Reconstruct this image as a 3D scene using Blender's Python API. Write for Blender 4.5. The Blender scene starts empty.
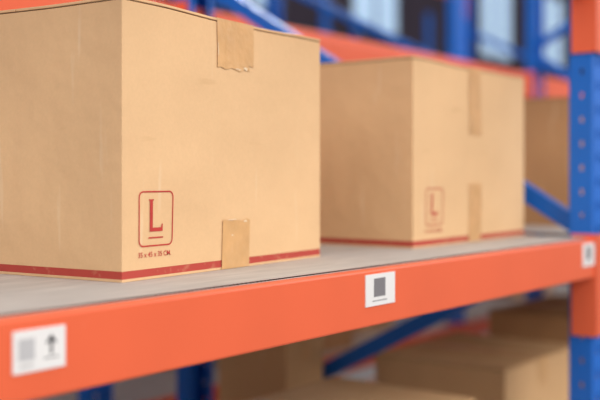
import bpy, bmesh, math, random
from mathutils import Vector, Matrix, noise
random.seed(4)
sc = bpy.context.scene
try:
    sc.view_settings.view_transform = 'Standard'
    sc.view_settings.look = 'None'
except Exception: pass
CAMZ = 1.5
def lin(c):
    r=[]
    for v in c:
        v/=255.0
        r.append(v/12.92 if v<=0.04045 else ((v+0.055)/1.055)**2.4)
    return (*r,1)

# ---------------- materials
def mat(name, col, rough=0.6, var=0.08, scale=8.0, bump=0.0, bscale=60, bdist=.002, spec=0.3, metal=0.0, stretch=(1,1,1), wear=None, wearamt=0.0, emit=None):
    m=bpy.data.materials.new(name); m.use_nodes=True
    nt=m.node_tree; N=nt.nodes; L=nt.links
    b=N['Principled BSDF']; b.inputs['Roughness'].default_value=rough
    b.inputs['Metallic'].default_value=metal
    b.inputs['Specular IOR Level'].default_value=spec
    tc=N.new('ShaderNodeTexCoord'); mp=N.new('ShaderNodeMapping'); mp.inputs['Scale'].default_value=stretch
    L.new(tc.outputs['Object'],mp.inputs['Vector'])
    n=N.new('ShaderNodeTexNoise'); n.inputs['Scale'].default_value=scale; n.inputs['Detail'].default_value=6
    L.new(mp.outputs[0],n.inputs['Vector'])
    r=N.new('ShaderNodeValToRGB'); c=lin(col)
    r.color_ramp.elements[0].position=0.3; r.color_ramp.elements[1].position=0.7
    r.color_ramp.elements[0].color=tuple(x*(1-var) for x in c[:3])+(1,)
    r.color_ramp.elements[1].color=tuple(min(1,x*(1+var)) for x in c[:3])+(1,)
    L.new(n.outputs['Fac'],r.inputs['Fac'])
    out=r.outputs['Color']
    if wear:
        n2=N.new('ShaderNodeTexNoise'); n2.inputs['Scale'].default_value=35; n2.inputs['Detail'].default_value=8; n2.inputs['Roughness'].default_value=.7
        L.new(mp.outputs[0],n2.inputs['Vector'])
        r2=N.new('ShaderNodeValToRGB'); r2.color_ramp.elements[0].position=0.66; r2.color_ramp.elements[1].position=0.72
        r2.color_ramp.elements[0].color=(0,0,0,1); r2.color_ramp.elements[1].color=(wearamt,)*3+(1,)
        L.new(n2.outputs['Fac'],r2.inputs['Fac'])
        mx=N.new('ShaderNodeMix'); mx.data_type='RGBA'
        L.new(r2.outputs['Color'],mx.inputs['Factor']); L.new(out,mx.inputs['A']); mx.inputs['B'].default_value=lin(wear)
        out=mx.outputs['Result']
    L.new(out,b.inputs['Base Color'])
    if emit:
        L.new(out,b.inputs['Emission Color']); b.inputs['Emission Strength'].default_value=emit
    if bump>0:
        n3=N.new('ShaderNodeTexNoise'); n3.inputs['Scale'].default_value=bscale; n3.inputs['Detail'].default_value=4
        L.new(mp.outputs[0],n3.inputs['Vector'])
        bp=N.new('ShaderNodeBump'); bp.inputs['Strength'].default_value=bump; bp.inputs['Distance'].default_value=bdist
        L.new(n3.outputs['Fac'],bp.inputs['Height']); L.new(bp.outputs[0],b.inputs['Normal'])
    return m

def cardboard(name,col,stripe=True):
    m=mat(name,col,rough=0.75,var=0.05,scale=4,bump=0.6,bscale=5,bdist=.018,spec=0.15)
    nt=m.node_tree; N=nt.nodes; L=nt.links; b=N['Principled BSDF']
    src=b.inputs['Base Color'].links[0].from_socket
    tc=N.new('ShaderNodeTexCoord')
    f=N.new('ShaderNodeTexNoise'); f.inputs['Scale'].default_value=260; f.inputs['Detail'].default_value=3
    L.new(tc.outputs['Object'],f.inputs['Vector'])
    fr=N.new('ShaderNodeValToRGB'); fr.color_ramp.elements[0].color=(.95,.95,.95,1); fr.color_ramp.elements[1].color=(1.04,1.04,1.04,1)
    L.new(f.outputs['Fac'],fr.inputs['Fac'])
    mu=N.new('ShaderNodeMix'); mu.data_type='RGBA'; mu.blend_type='MULTIPLY'; mu.inputs['Factor'].default_value=1
    L.new(src,mu.inputs['A']); L.new(fr.outputs['Color'],mu.inputs['B'])
    out=mu.outputs['Result']
    def scuff(out,scl,ns,p0,p1,amt,colr):
        mp=N.new('ShaderNodeMapping'); mp.inputs['Scale'].default_value=scl; L.new(tc.outputs['Object'],mp.inputs['Vector'])
        sc_=N.new('ShaderNodeTexNoise'); sc_.inputs['Scale'].default_value=ns; sc_.inputs['Detail'].default_value=9; L.new(mp.outputs[0],sc_.inputs['Vector'])
        sr=N.new('ShaderNodeValToRGB'); sr.color_ramp.elements[0].position=p0; sr.color_ramp.elements[1].position=p1
        sr.color_ramp.elements[0].color=(0,0,0,1); sr.color_ramp.elements[1].color=(amt,amt,amt,1); L.new(sc_.outputs['Fac'],sr.inputs['Fac'])
        sm=N.new('ShaderNodeMix'); sm.data_type='RGBA'; L.new(sr.outputs['Color'],sm.inputs['Factor']); L.new(out,sm.inputs['A'])
        sm.inputs['B'].default_value=lin(colr); return sm.outputs['Result']
    out=scuff(out,(30,30,3),1.6,.65,.74,.32,(238,214,180))
    out=scuff(out,(4,4,22),2.3,.68,.76,.22,(190,146,102))
    if stripe:
        sp=N.new('ShaderNodeSeparateXYZ'); L.new(tc.outputs['Object'],sp.inputs[0])
        a=N.new('ShaderNodeMath'); a.operation='GREATER_THAN'; a.inputs[1].default_value=0.0035; L.new(sp.outputs['Z'],a.inputs[0])
        c=N.new('ShaderNodeMath'); c.operation='LESS_THAN'; c.inputs[1].default_value=0.0130; L.new(sp.outputs['Z'],c.inputs[0])
        d=N.new('ShaderNodeMath'); d.operation='MULTIPLY'; L.new(a.outputs[0],d.inputs[0]); L.new(c.outputs[0],d.inputs[1])
        w=N.new('ShaderNodeTexNoise'); w.inputs['Scale'].default_value=60; w.inputs['Detail'].default_value=6
        L.new(tc.outputs['Object'],w.inputs['Vector'])
        wr=N.new('ShaderNodeValToRGB'); wr.color_ramp.elements[0].position=.28; wr.color_ramp.elements[1].position=.42
        wr.color_ramp.elements[0].color=(.65,.65,.65,1); wr.color_ramp.elements[1].color=(.92,.92,.92,1)
        L.new(w.outputs['Fac'],wr.inputs['Fac'])
        e=N.new('ShaderNodeMath'); e.operation='MULTIPLY'; L.new(d.outputs[0],e.inputs[0]); L.new(wr.outputs['Color'],e.inputs[1])
        mx=N.new('ShaderNodeMix'); mx.data_type='RGBA'; L.new(e.outputs[0],mx.inputs['Factor'])
        L.new(out,mx.inputs['A']); mx.inputs['B'].default_value=lin((180,54,54)); out=mx.outputs['Result']
    L.new(out,b.inputs['Base Color'])
    return m

KR=(228,188,143)
M_CARD=cardboard('cardboard_kraft',KR)
M_CARD_PLAIN=cardboard('cardboard_plain',(192,146,102),False)
M_CARD_LOW=cardboard('cardboard_painted_lit',(218,176,130),False)  # lighter board colour stands in for light falling on the lower cartons
M_GAP_SHADE=mat('flap_gap_shade',(120,88,62),var=.15,scale=80)  # dark colour paints the shadow line in the gap under the flaps
M_RED=mat('red_print',(190,62,56),rough=.7,var=.10,scale=60,wear=KR,wearamt=.6)
M_TAPE=mat('packing_tape',(218,170,116),rough=.30,var=.09,scale=30,spec=.45,bump=.8,bscale=40,bdist=.003)
M_TAPE_EDGE=mat('torn_paper',(234,210,176),rough=.8,var=.04)
M_ORANGE=mat('orange_powder_coat',(235,104,66),rough=.4,var=.04,scale=6,spec=.45,bump=.04,bscale=90,wear=(240,150,115),wearamt=.2)
M_BLUE=mat('blue_powder_coat',(16,106,206),rough=.38,var=.08,scale=6,spec=.4,wear=(120,150,190),wearamt=.2)
M_DECK=mat('grey_corrugated_sheet',(184,178,172),rough=.6,var=.12,scale=12,bump=.3,stretch=(1,6,1),spec=.35)
M_DECKEDGE=mat('sheet_edge_fluting',(104,90,80),rough=.85,var=.15,scale=60)
M_LABEL=mat('label_white',(234,231,230),rough=.45,var=.02)
M_LPATCH=mat('label_grey_patch',(128,124,128),rough=.6,var=.05)
M_LLIGHT=mat('label_light_patch',(192,190,192),rough=.6,var=.05)
M_INK=mat('label_ink',(70,66,70),rough=.6,var=.05)
M_FLOOR=mat('concrete_floor',(120,116,114),rough=.6,var=.12,scale=2)
M_WALL=mat('dark_wall',(78,68,82),rough=.9,var=.1,scale=1)
M_FRAME=mat('added_window_frame_paint',(90,90,100),rough=.5)
M_PANE=mat('added_glow_pane',(176,204,232),rough=.3,var=.05,scale=1,emit=.75)  # self-lit pane, added to brighten the far background

# ---------------- mesh helpers
def cub(bm,x0,x1,y0,y1,z0,z1,mi=0):
    vs=[bm.verts.new((x,y,z)) for z in (z0,z1) for y in (y0,y1) for x in (x0,x1)]
    for f in ((0,2,3,1),(4,5,7,6),(0,1,5,4),(2,6,7,3),(0,4,6,2),(1,3,7,5)):
        fc=bm.faces.new([vs[i] for i in f]); fc.material_index=mi
def mkobj(name,bm,mats,parent=None,bevel=0,loc=(0,0,0)):
    me=bpy.data.meshes.new(name); bmesh.ops.recalc_face_normals(bm,faces=bm.faces); bm.to_mesh(me); bm.free()
    o=bpy.data.objects.new(name,me); sc.collection.objects.link(o)
    for m in mats: me.materials.append(m)
    if parent: o.parent=parent
    o.location=loc
    if bevel:
        md=o.modifiers.new('bevel','BEVEL'); md.width=bevel; md.segments=2; md.limit_method='ANGLE'
        md.angle_limit=math.radians(50)
    return o
def empty(name,loc,rz):
    e=bpy.data.objects.new(name,None); sc.collection.objects.link(e)
    e.location=loc; e.rotation_euler=(0,0,rz); e.empty_display_size=.1
    return e
def prism_x(bm,prof,x0,x1,mi=0):
    a=[bm.verts.new((x0,y,z)) for y,z in prof]; b=[bm.verts.new((x1,y,z)) for y,z in prof]
    n=len(prof)
    for i in range(n):
        f=bm.faces.new((a[i],a[(i+1)%n],b[(i+1)%n],b[i])); f.material_index=mi
    bm.faces.new(a[::-1]).material_index=mi; bm.faces.new(b).material_index=mi

# ---------------- carton
def carton(loc,rz,w,d,h,mats=None,print_L=None,tape=(0.07,.07),tw=.06,ttw=None,torn=False,seed=0.0,cuts=8):
    root=empty('cardboard_box',loc,rz)
    m=mats or M_CARD
    def win(u): 
        u=min(max(u,0),1); return math.sin(math.pi*u)
    def dent(bm):
        """bulge and dent every part the same way, so prints and tape stay on the board"""
        for v in bm.verts:
            x,y,z=v.co
            if y<.0025:
                k=win(x/w)**.7*win(z/h)**.7
                dn=noise.noise(Vector((x*9,z*9,seed+3)))
                v.co.y-= .0022*k+.0034*k*dn
            if x<.0025:
                k=win(y/d)**.7*win(z/h)**.7
                dn=noise.noise(Vector((y*8,z*8,seed+9)))
                v.co.x-= .0028*k+.003*k*dn
            if z>h-.006:
                v.co.z+= .0024*noise.noise(Vector((x*7+seed,y*7,1.3)))-.0015*win(x/w)
    def sub(bm,c):
        es=[e for e in bm.edges if e.calc_length()>.05]
        bmesh.ops.subdivide_edges(bm,edges=es,cuts=c,use_grid_fill=True)
    bm=bmesh.new()
    cub(bm,0,w,0,d,0,h-.0048)
    cub(bm,.0012,w-.0012,.0012,d-.0012,h-.0048,h-.0034,1)
    s=d/2
    cub(bm,-.0006,w+.0006,-.0006,s-.001,h-.0034,h)
    cub(bm,-.0006,w+.0006,s+.001,d+.0006,h-.0034,h)
    sub(bm,cuts)
    dent(bm)
    mkobj('carton_body',bm,[m,M_GAP_SHADE],root,bevel=.0018)
    if tape:
        bm=bmesh.new()
        c=w/2; x0=c-tw/2; x1=c+tw/2; e=.0007
        tt=ttw or tw
        def torn_strip(xa,xb,z0,z1,jag_at,lean=0,off=0):
            n=18; R=8; rows=[]
            js=[random.uniform(-.0008,.0008)+.0012*math.sin(i*.9) for i in range(n+1)]
            for r in range(R+1):
                q=r/R; row=[]
                for i in range(n+1):
                    x=xa+(xb-xa)*i/n
                    a=z0+(js[i] if jag_at==0 else 0); b=z1+(js[i] if jag_at==1 else 0)
                    row.append(bm.verts.new((x+lean*(1-q),-e-.0005-off,a+(b-a)*q)))
                rows.append(row)
            for r in range(R):
                for i in range(n): bm.faces.new((rows[r][i],rows[r][i+1],rows[r+1][i+1],rows[r+1][i]))
        torn_strip(c-tt/2,c+tt/2-.012*(1 if torn else 0),h-tape[0],h+.0006,0)
        if torn: torn_strip(c-tt/2+.02,c+tt/2,h-tape[0]*.9,h+.0006,0,lean=-.002,off=.0002)
        torn_strip(x0,x1,0.0005,tape[1],1)
        b2=bmesh.new()
        cub(b2,c-tt/2,c+tt/2,-e-.0005,d+e,h+.0003,h+.0006)
        sub(b2,8)
        me=bpy.data.meshes.new('tmp'); b2.to_mesh(me); b2.free(); bm.from_mesh(me); bpy.data.meshes.remove(me)
        dent(bm)
        mkobj('tape_strip',bm,[M_TAPE],root)
        if torn:
            bm=bmesh.new()
            def patch(cx,cz,rx,rz_,n=14):
                vs=[]
                for i in range(n):
                    a=2*math.pi*i/n; k=random.uniform(.5,1.1)
                    vs.append(bm.verts.new((cx+rx*k*math.cos(a),-e-.0009,cz+rz_*k*math.sin(a))))
                bm.faces.new(vs)
            patch(c+.022,h-tape[0]+.003,.006,.0030); patch(c+.006,h-tape[0]+.001,.008,.0010)
            patch(c-.012,tape[1]+.001,.012,.0010); patch(c+.020,tape[1]-.002,.007,.0018)
            patch(c-tt/2+.0012,h-.045,.0010,.012); patch(c-.01,tape[1]-.02,.003,.0012)
            dent(bm)
            mkobj('torn_paper_fibres',bm,[M_TAPE_EDGE],root)
    if print_L:
        px,pz,pw,ph=print_L
        bm=bmesh.new(); y=-.0007
        def rr(x0,x1,z0,z1,r,n=6):
            pts=[]
            for cx,cz,a0 in ((x1-r,z1-r,0),(x0+r,z1-r,90),(x0+r,z0+r,180),(x1-r,z0+r,270)):
                for i in range(n+1):
                    a=math.radians(a0+90*i/n); pts.append((cx+r*math.cos(a),cz+r*math.sin(a)))
            return pts
        t=.0018
        o=rr(px,px+pw,pz,pz+ph,.008); i_=rr(px+t,px+pw-t,pz+t,pz+ph-t,.0062)
        ov=[bm.verts.new((a,y,b)) for a,b in o]; iv=[bm.verts.new((a,y,b)) for a,b in i_]
        n=len(o)
        for k in range(n): bm.faces.new((ov[k],ov[(k+1)%n],iv[(k+1)%n],iv[k]))
        lx=px+pw*.31; lz=pz+ph*.27; lw=pw*.38; lh=ph*.58; st=.0056; sb=.0046
        L=[(lx,lz),(lx+lw,lz),(lx+lw,lz+.009),(lx+lw-.0018,lz+.009),(lx+lw-.003,lz+sb),(lx+st,lz+sb),(lx+st,lz+lh-.0016),(lx+st+.0016,lz+lh-.0016),(lx+st+.0016,lz+lh),(lx-.0016,lz+lh),(lx-.0016,lz+lh-.0016),(lx,lz+lh-.0016)]
        bm.faces.new([bm.verts.new((a,y,b)) for a,b in L])
        vs=[(lx-.002,lz-.0085),(lx+lw+.001,lz-.0085),(lx+lw+.001,lz-.0068),(lx-.002,lz-.0068)]
        bm.faces.new([bm.verts.new((a,y,b)) for a,b in vs])
        dent(bm)
        mkobj('size_mark_print',bm,[M_RED],root)
        cu=bpy.data.curves.new('dimension_text','FONT'); cu.body='35 x 45 x 35 CM.'; cu.size=.0088; cu.offset=.00006
        to=bpy.data.objects.new('tmp_text',cu); sc.collection.objects.link(to)
        bpy.context.view_layer.update()
        me=bpy.data.meshes.new_from_object(to.evaluated_get(bpy.context.evaluated_depsgraph_get()))
        bm=bmesh.new(); bm.from_mesh(me)
        for v in bm.verts: v.co=Vector((px-.001+v.co.x,y,pz-.0125+v.co.y))
        dent(bm)
        bpy.data.objects.remove(to); bpy.data.meshes.remove(me)
        mkobj('dimension_text',bm,[M_RED],root)
    return root

SH=CAMZ-.1250     # deck top of the main shelf
a1=math.atan2(.8476,.5306); ar=math.atan2(.8,.6)
carton((-.210,1.18,SH),a1,.455,.36,.340,print_L=(.028,.040,.064,.068),torn=True,tape=(.068,.066),tw=.064,ttw=.086,seed=0.4,cuts=24)
carton((.1966,1.74,SH),ar+.015,.475,.36,.336,print_L=(.044,.038,.064,.067),tape=(.13,.112),tw=.05,seed=5.2,cuts=24)

# ---------------- rack
P0=Vector((-.269,.898,0))
def RW(s,t,z): return (P0.x+.6*s-.8*t, P0.y+.8*s+.6*t, z)
BH=.080
def beam(parent,name,t,s0,s1,ztop,h=BH,face=-1):
    """step beam; face=-1 front towards -t, +1 towards +t"""
    bm=bmesh.new(); f=-face
    prof=[(0,ztop-h),(0,ztop),(f*.030,ztop),(f*.030,ztop-.022),(f*.045,ztop-.022),(f*.045,ztop-h)]
    prism_x(bm,[(t+y,z) for y,z in prof],s0,s1)
    return mkobj(name,bm,[M_ORANGE],parent,bevel=.003)
def connector(parent,t,s,ztop,h=BH,drop=.123,side=1,f=1):
    bm=bmesh.new()
    z0=ztop-h-drop; z1=ztop+.01
    cub(bm,s-.005,s,t-.004 if f>0 else t-.05,t+.05 if f>0 else t+.004,z0,z1)
    ty=(t-.004,t-.0005) if f>0 else (t+.0005,t+.004)
    cub(bm,s-.005,s+.045*side,ty[0],ty[1],z0,z1)
    return mkobj('beam_connector',bm,[M_ORANGE],parent,bevel=.0015)
def post(parent,name,s,t,z0=0,z1=3.6,w=.095,d=.05,f=1):
    """open C upright with slot columns; web towards -t if f>0"""
    bm=bmesh.new(); th=.0025
    def Y(a,b): 
        return (t+a,t+b) if f>0 else (t-b,t-a)
    cols=[(0,.024,0),(.024,.036,1),(.036,w-.036,0),(w-.036,w-.024,1),(w-.024,w,0)]
    y0,y1=Y(0,th)
    for a,b,hole in cols:
        if not hole: cub(bm,s+a,s+b,y0,y1,z0,z1)
        else:
            z=z0
            while z<z1:
                cub(bm,s+a,s+b,y0,y1,z,min(z+.03,z1)); z+=.05
    for xx in (s,s+w-th):
        ya,yb=Y(th,.018); cub(bm,xx,xx+th,ya,yb,z0,z1)
        yc,yd=Y(.026,d); cub(bm,xx,xx+th,yc,yd,z0,z1)
        z=z0+.025; ye,yf=Y(.018,.026)
        while z<z1:
            cub(bm,xx,xx+th,ye,yf,z,min(z+.038,z1)); z+=.05
    ya,yb=Y(d-th,d)
    cub(bm,s,s+.018,ya,yb,z0,z1); cub(bm,s+w-.018,s+w,ya,yb,z0,z1)
    cub(bm,s-.02,s+w+.02,*Y(-.02,d+.02),0,.006)
    return mkobj(name,bm,[M_BLUE],parent)
def brace(parent,s,p,q,w=.036):
    d=Vector((0,q[0]-p[0],q[1]-p[1])); L=d.length
    bm=bmesh.new()
    cub(bm,-.014,-.0115,-w/2,w/2,0,L); cub(bm,-.0115,.014,-w/2,-w/2+.0025,0,L); cub(bm,-.0115,.014,w/2-.0025,w/2,0,L)
    cub(bm,-.018,-.014,-.006,.006,.02,.032)
    o=mkobj('diagonal_brace',bm,[M_BLUE],parent)
    ang=math.atan2(-(q[0]-p[0]),(q[1]-p[1]))
    o.location=(s,p[0],p[1]); o.rotation_euler=(ang,0,0)
    return o
DTH=.0032
def deck(parent,s0,s1,t0,t1,z):
    bm=bmesh.new()
    th=DTH
    cub(bm,s0,s1,t0,t1,z-.0007,z)
    cub(bm,s0,s1,t0,t1,z-th,z-th+.0007)
    n=int((s1-s0)/.0018); prev=None
    for i in range(n+1):
        x=s0+(s1-s0)*i/n; zz=z-th/2+.0009*math.sin(i*math.pi/2)
        a=bm.verts.new((x,t0+.0005,zz)); b=bm.verts.new((x,t0+.05,zz))
        if prev: bm.faces.new((prev[0],a,b,prev[1])).material_index=1
        prev=(a,b)
    cub(bm,s0,s1,t0+.05,t1,z-th+.0007,z-.0007,1)
    return mkobj('shelf_sheet',bm,[M_DECK,M_DECKEDGE],parent)

S0=1.452; BAY=2.30; D=1.18
LOW=CAMZ-.718; MID=SH-DTH; UP=CAMZ+.475
def rack(toff,frames=(S0-BAY,S0,S0+BAY,S0+2*BAY)):
    root=empty('pallet_rack',RW(0,toff,0),ar)
    for s in frames:
        post(root,'upright_post',s,0)
        post(root,'upright_post',s,D,f=-1)
    levels=[(.19,BH),(LOW,BH),(MID,.078),(UP,BH+.015),(UP+.9,BH)]
    for i in range(len(frames)-1):
        for z,h in levels:
            beam(root,'beam_front',-.006,frames[i],frames[i+1],z,h)
            beam(root,'beam_rear',D+.006,frames[i],frames[i+1],z,h+(.015 if z==UP else 0),face=1)
    for s in frames:
        for z,h in levels:
            connector(root,-.006,s,z,h); connector(root,D+.006,s,z,h,f=-1)
            bm=bmesh.new(); cub(bm,s+.095,s+.1,-.010,.044,z-h-.123,z+.01); cub(bm,s+.055,s+.1,-.010,-.0065,z-h-.123,z+.01)
            mkobj('beam_connector',bm,[M_ORANGE],root,bevel=.0015)
    return root
r1=rack(0)
for s in (S0-BAY,S0,S0+BAY,S0+2*BAY):
    c=s+.047
    brace(r1,c,(.03,CAMZ-.115),(D-.03,CAMZ+.555))
    brace(r1,c,(.03,CAMZ-.130),(D-.03,CAMZ-.725))
    brace(r1,c,(D-.03,.12),(.03,CAMZ-.80))
    brace(r1,c,(D-.03,CAMZ+.60),(.03,CAMZ+1.2))
    brace(r1,c,(.03,CAMZ+1.25),(D-.03,CAMZ+1.85))
BAYS=((S0-BAY+.1,S0-.006),(S0+.102,S0+BAY-.006),(S0+BAY+.102,S0+2*BAY))
for s0,s1 in BAYS:
    deck(r1,s0,s1,.012,D-.02,MID+DTH)
    deck(r1,s0,s1,.012,D-.02,LOW+DTH)
r2=rack(1.54)
for s in (S0-BAY,S0,S0+BAY,S0+2*BAY):
    c=s+.047
    brace(r2,c,(.03,CAMZ+.53),(D-.03,CAMZ+1.08))
    brace(r2,c,(.03,CAMZ+.45),(D-.03,CAMZ-.2))
    brace(r2,c,(.03,CAMZ-.9),(D-.03,CAMZ-.3))
for s0,s1 in BAYS:
    deck(r2,s0,s1,.012,D-.02,MID+DTH); deck(r2,s0,s1,.012,D-.02,LOW+DTH)
r3=rack(5.6,frames=(S0,S0+BAY,S0+2*BAY,S0+3*BAY,S0+4*BAY))
r4=rack(7.2,frames=(S0,S0+BAY,S0+2*BAY,S0+3*BAY,S0+4*BAY))

# ---------------- labels on the beam face
def label(s,zc,w,h,kind):
    bm=bmesh.new(); y=-.0074
    e=.0002
    cub(bm,s,s+w,y,-.006,zc-h/2,zc+h/2)
    def q(x0,x1,z0,z1,mi):
        vs=[bm.verts.new(p) for p in ((x0,y-e,z0),(x1,y-e,z0),(x1,y-e,z1),(x0,y-e,z1))]
        bm.faces.new(vs).material_index=mi
    if kind=='arrow':
        q(s+w*.10,s+w*.40,zc-h*.22,zc+h*.30,3)
        cx=s+w*.72; cz=zc+.003
        sh=.0014
        q(cx-sh,cx+sh,cz-.009,cz+.006,2)
        vs=[(cx-.0065,cz+.002),(cx-.0045,cz+.0005),(cx,cz+.0055),(cx+.0045,cz+.0005),(cx+.0065,cz+.002),(cx,cz+.0098)]
        bm.faces.new([bm.verts.new((a,y-e,b)) for a,b in vs]).material_index=2
        q(cx-.009,cx+.009,cz-.0125,cz-.0115,2)
        q(s+w*.12,s+w*.38,zc-h*.36,zc-h*.33,1)
    else:
        q(s+w*.27,s+w*.66,zc-h*.22,zc+h*.36,1)
        q(s+w*.22,s+w*.72,zc-h*.36,zc-h*.33,1)
    mkobj('beam_label',bm,[M_LABEL,M_LPATCH,M_INK,M_LLIGHT],r1)
zc=MID-.039
label(.008,zc+.008,.060,.039,'arrow')
label(.588,zc+.011,.076,.044,'patch')
label(S0-.070,zc+.010,.062,.046,'patch')

# ---------------- other cartons
def cart_at(s,t,z,w,d,h,rot=0,m=None,**k):
    return carton(RW(s,t,z),ar+rot,w,d,h,seed=s*7+t,mats=m or M_CARD_PLAIN,**k)
cart_at(1.87,.186,SH,.455,.36,.328)
LZ=LOW+DTH
cart_at(.72,.20,LZ,.60,.36,.258,m=M_CARD_LOW)
cart_at(1.30,.68,LZ,.15,.21,.345,m=M_CARD_LOW,tw=.03)
cart_at(1.61,.27,LZ,.44,.36,.262,m=M_CARD_LOW)
cart_at(2.3,.25,LZ,.48,.40,.300)
for s,t,z in ((.5,1.75,LZ),(2.45,1.62,LZ),(3.05,1.75,LZ),(2.5,1.8,SH),(4.2,1.75,SH),(4.9,1.75,LZ)):
    cart_at(s,t,z,.5,.42,.338,rot=random.uniform(-.06,.06))

# ---------------- building shell
bm=bmesh.new(); cub(bm,-12,50,-8,50,-.1,0); mkobj('floor',bm,[M_FLOOR])
def on_wall(o): o.location=(P0.x,P0.y,0); o.rotation_euler=(0,0,ar)
bm=bmesh.new(); cub(bm,-14,60,10.4,10.6,0,7); on_wall(mkobj('wall_back',bm,[M_WALL]))
for i,s in enumerate((8.0,12.0,16.0,21.6,25.0,29.5,34.0)):  # added windows; their glow makes pale patches behind the far posts
    bm=bmesh.new()
    z0,z1,w_=4.5,6.5,1.7
    cub(bm,s,s+w_,10.37,10.399,z0,z1,1)
    for a,b,c,d in ((s-.06,s,z0-.06,z1+.06),(s+w_,s+w_+.06,z0-.06,z1+.06),(s,s+w_,z0-.06,z0),(s,s+w_,z1,z1+.06),(s+w_/2-.025,s+w_/2+.025,z0,z1)):
        cub(bm,a,b,10.33,10.399,c,d,0)
    on_wall(mkobj('added_window_%d'%(i+1),bm,[M_FRAME,M_PANE]))

# ---------------- light
w=bpy.data.worlds.new('warehouse_ambient'); sc.world=w; w.use_nodes=True
w.node_tree.nodes['Background'].inputs[0].default_value=(1.0,.98,.97,1)
w.node_tree.nodes['Background'].inputs[1].default_value=.56
def area(name,loc,target,size,sy,power,col=(1,1,1)):
    l=bpy.data.lights.new(name,'AREA'); l.shape='RECTANGLE'; l.size=size; l.size_y=sy; l.energy=power; l.color=col
    o=bpy.data.objects.new(name,l); sc.collection.objects.link(o); o.location=loc
    o.rotation_euler=(Vector(target)-Vector(loc)).to_track_quat('-Z','Y').to_euler(); return o
area('added_far_light',(3.0,-1.6,4.2),(.2,1.6,1.3),3.6,2.8,215,(1,.98,.94))
area('added_far_light',(-2.2,-2.0,4.2),(-.2,1.4,1.3),2.5,2.0,72,(1,.96,.91))
area('added_far_light',RW(5.5,3.9,4.8),RW(3.9,1.6,1.8),2.5,1.5,140,(.93,.97,1))  # lamp added in the rear aisle to brighten the distant posts
area('added_far_light',RW(7.5,-1.8,4.8),RW(4.0,1.0,1.7),2.5,1.5,190,(.93,.97,1))  # second added lamp, lifts the far posts from the front aisle

# ---------------- camera
cd=bpy.data.cameras.new('camera'); cam=bpy.data.objects.new('camera',cd); sc.collection.objects.link(cam)
cam.location=(0,0,CAMZ); cam.rotation_euler=(math.pi/2,0,0)
cd.lens=60; cd.sensor_width=36; cd.shift_y=-23/600; cd.clip_start=.05
cd.dof.use_dof=True; cd.dof.focus_distance=1.27; cd.dof.aperture_fstop=2.4
sc.camera=cam
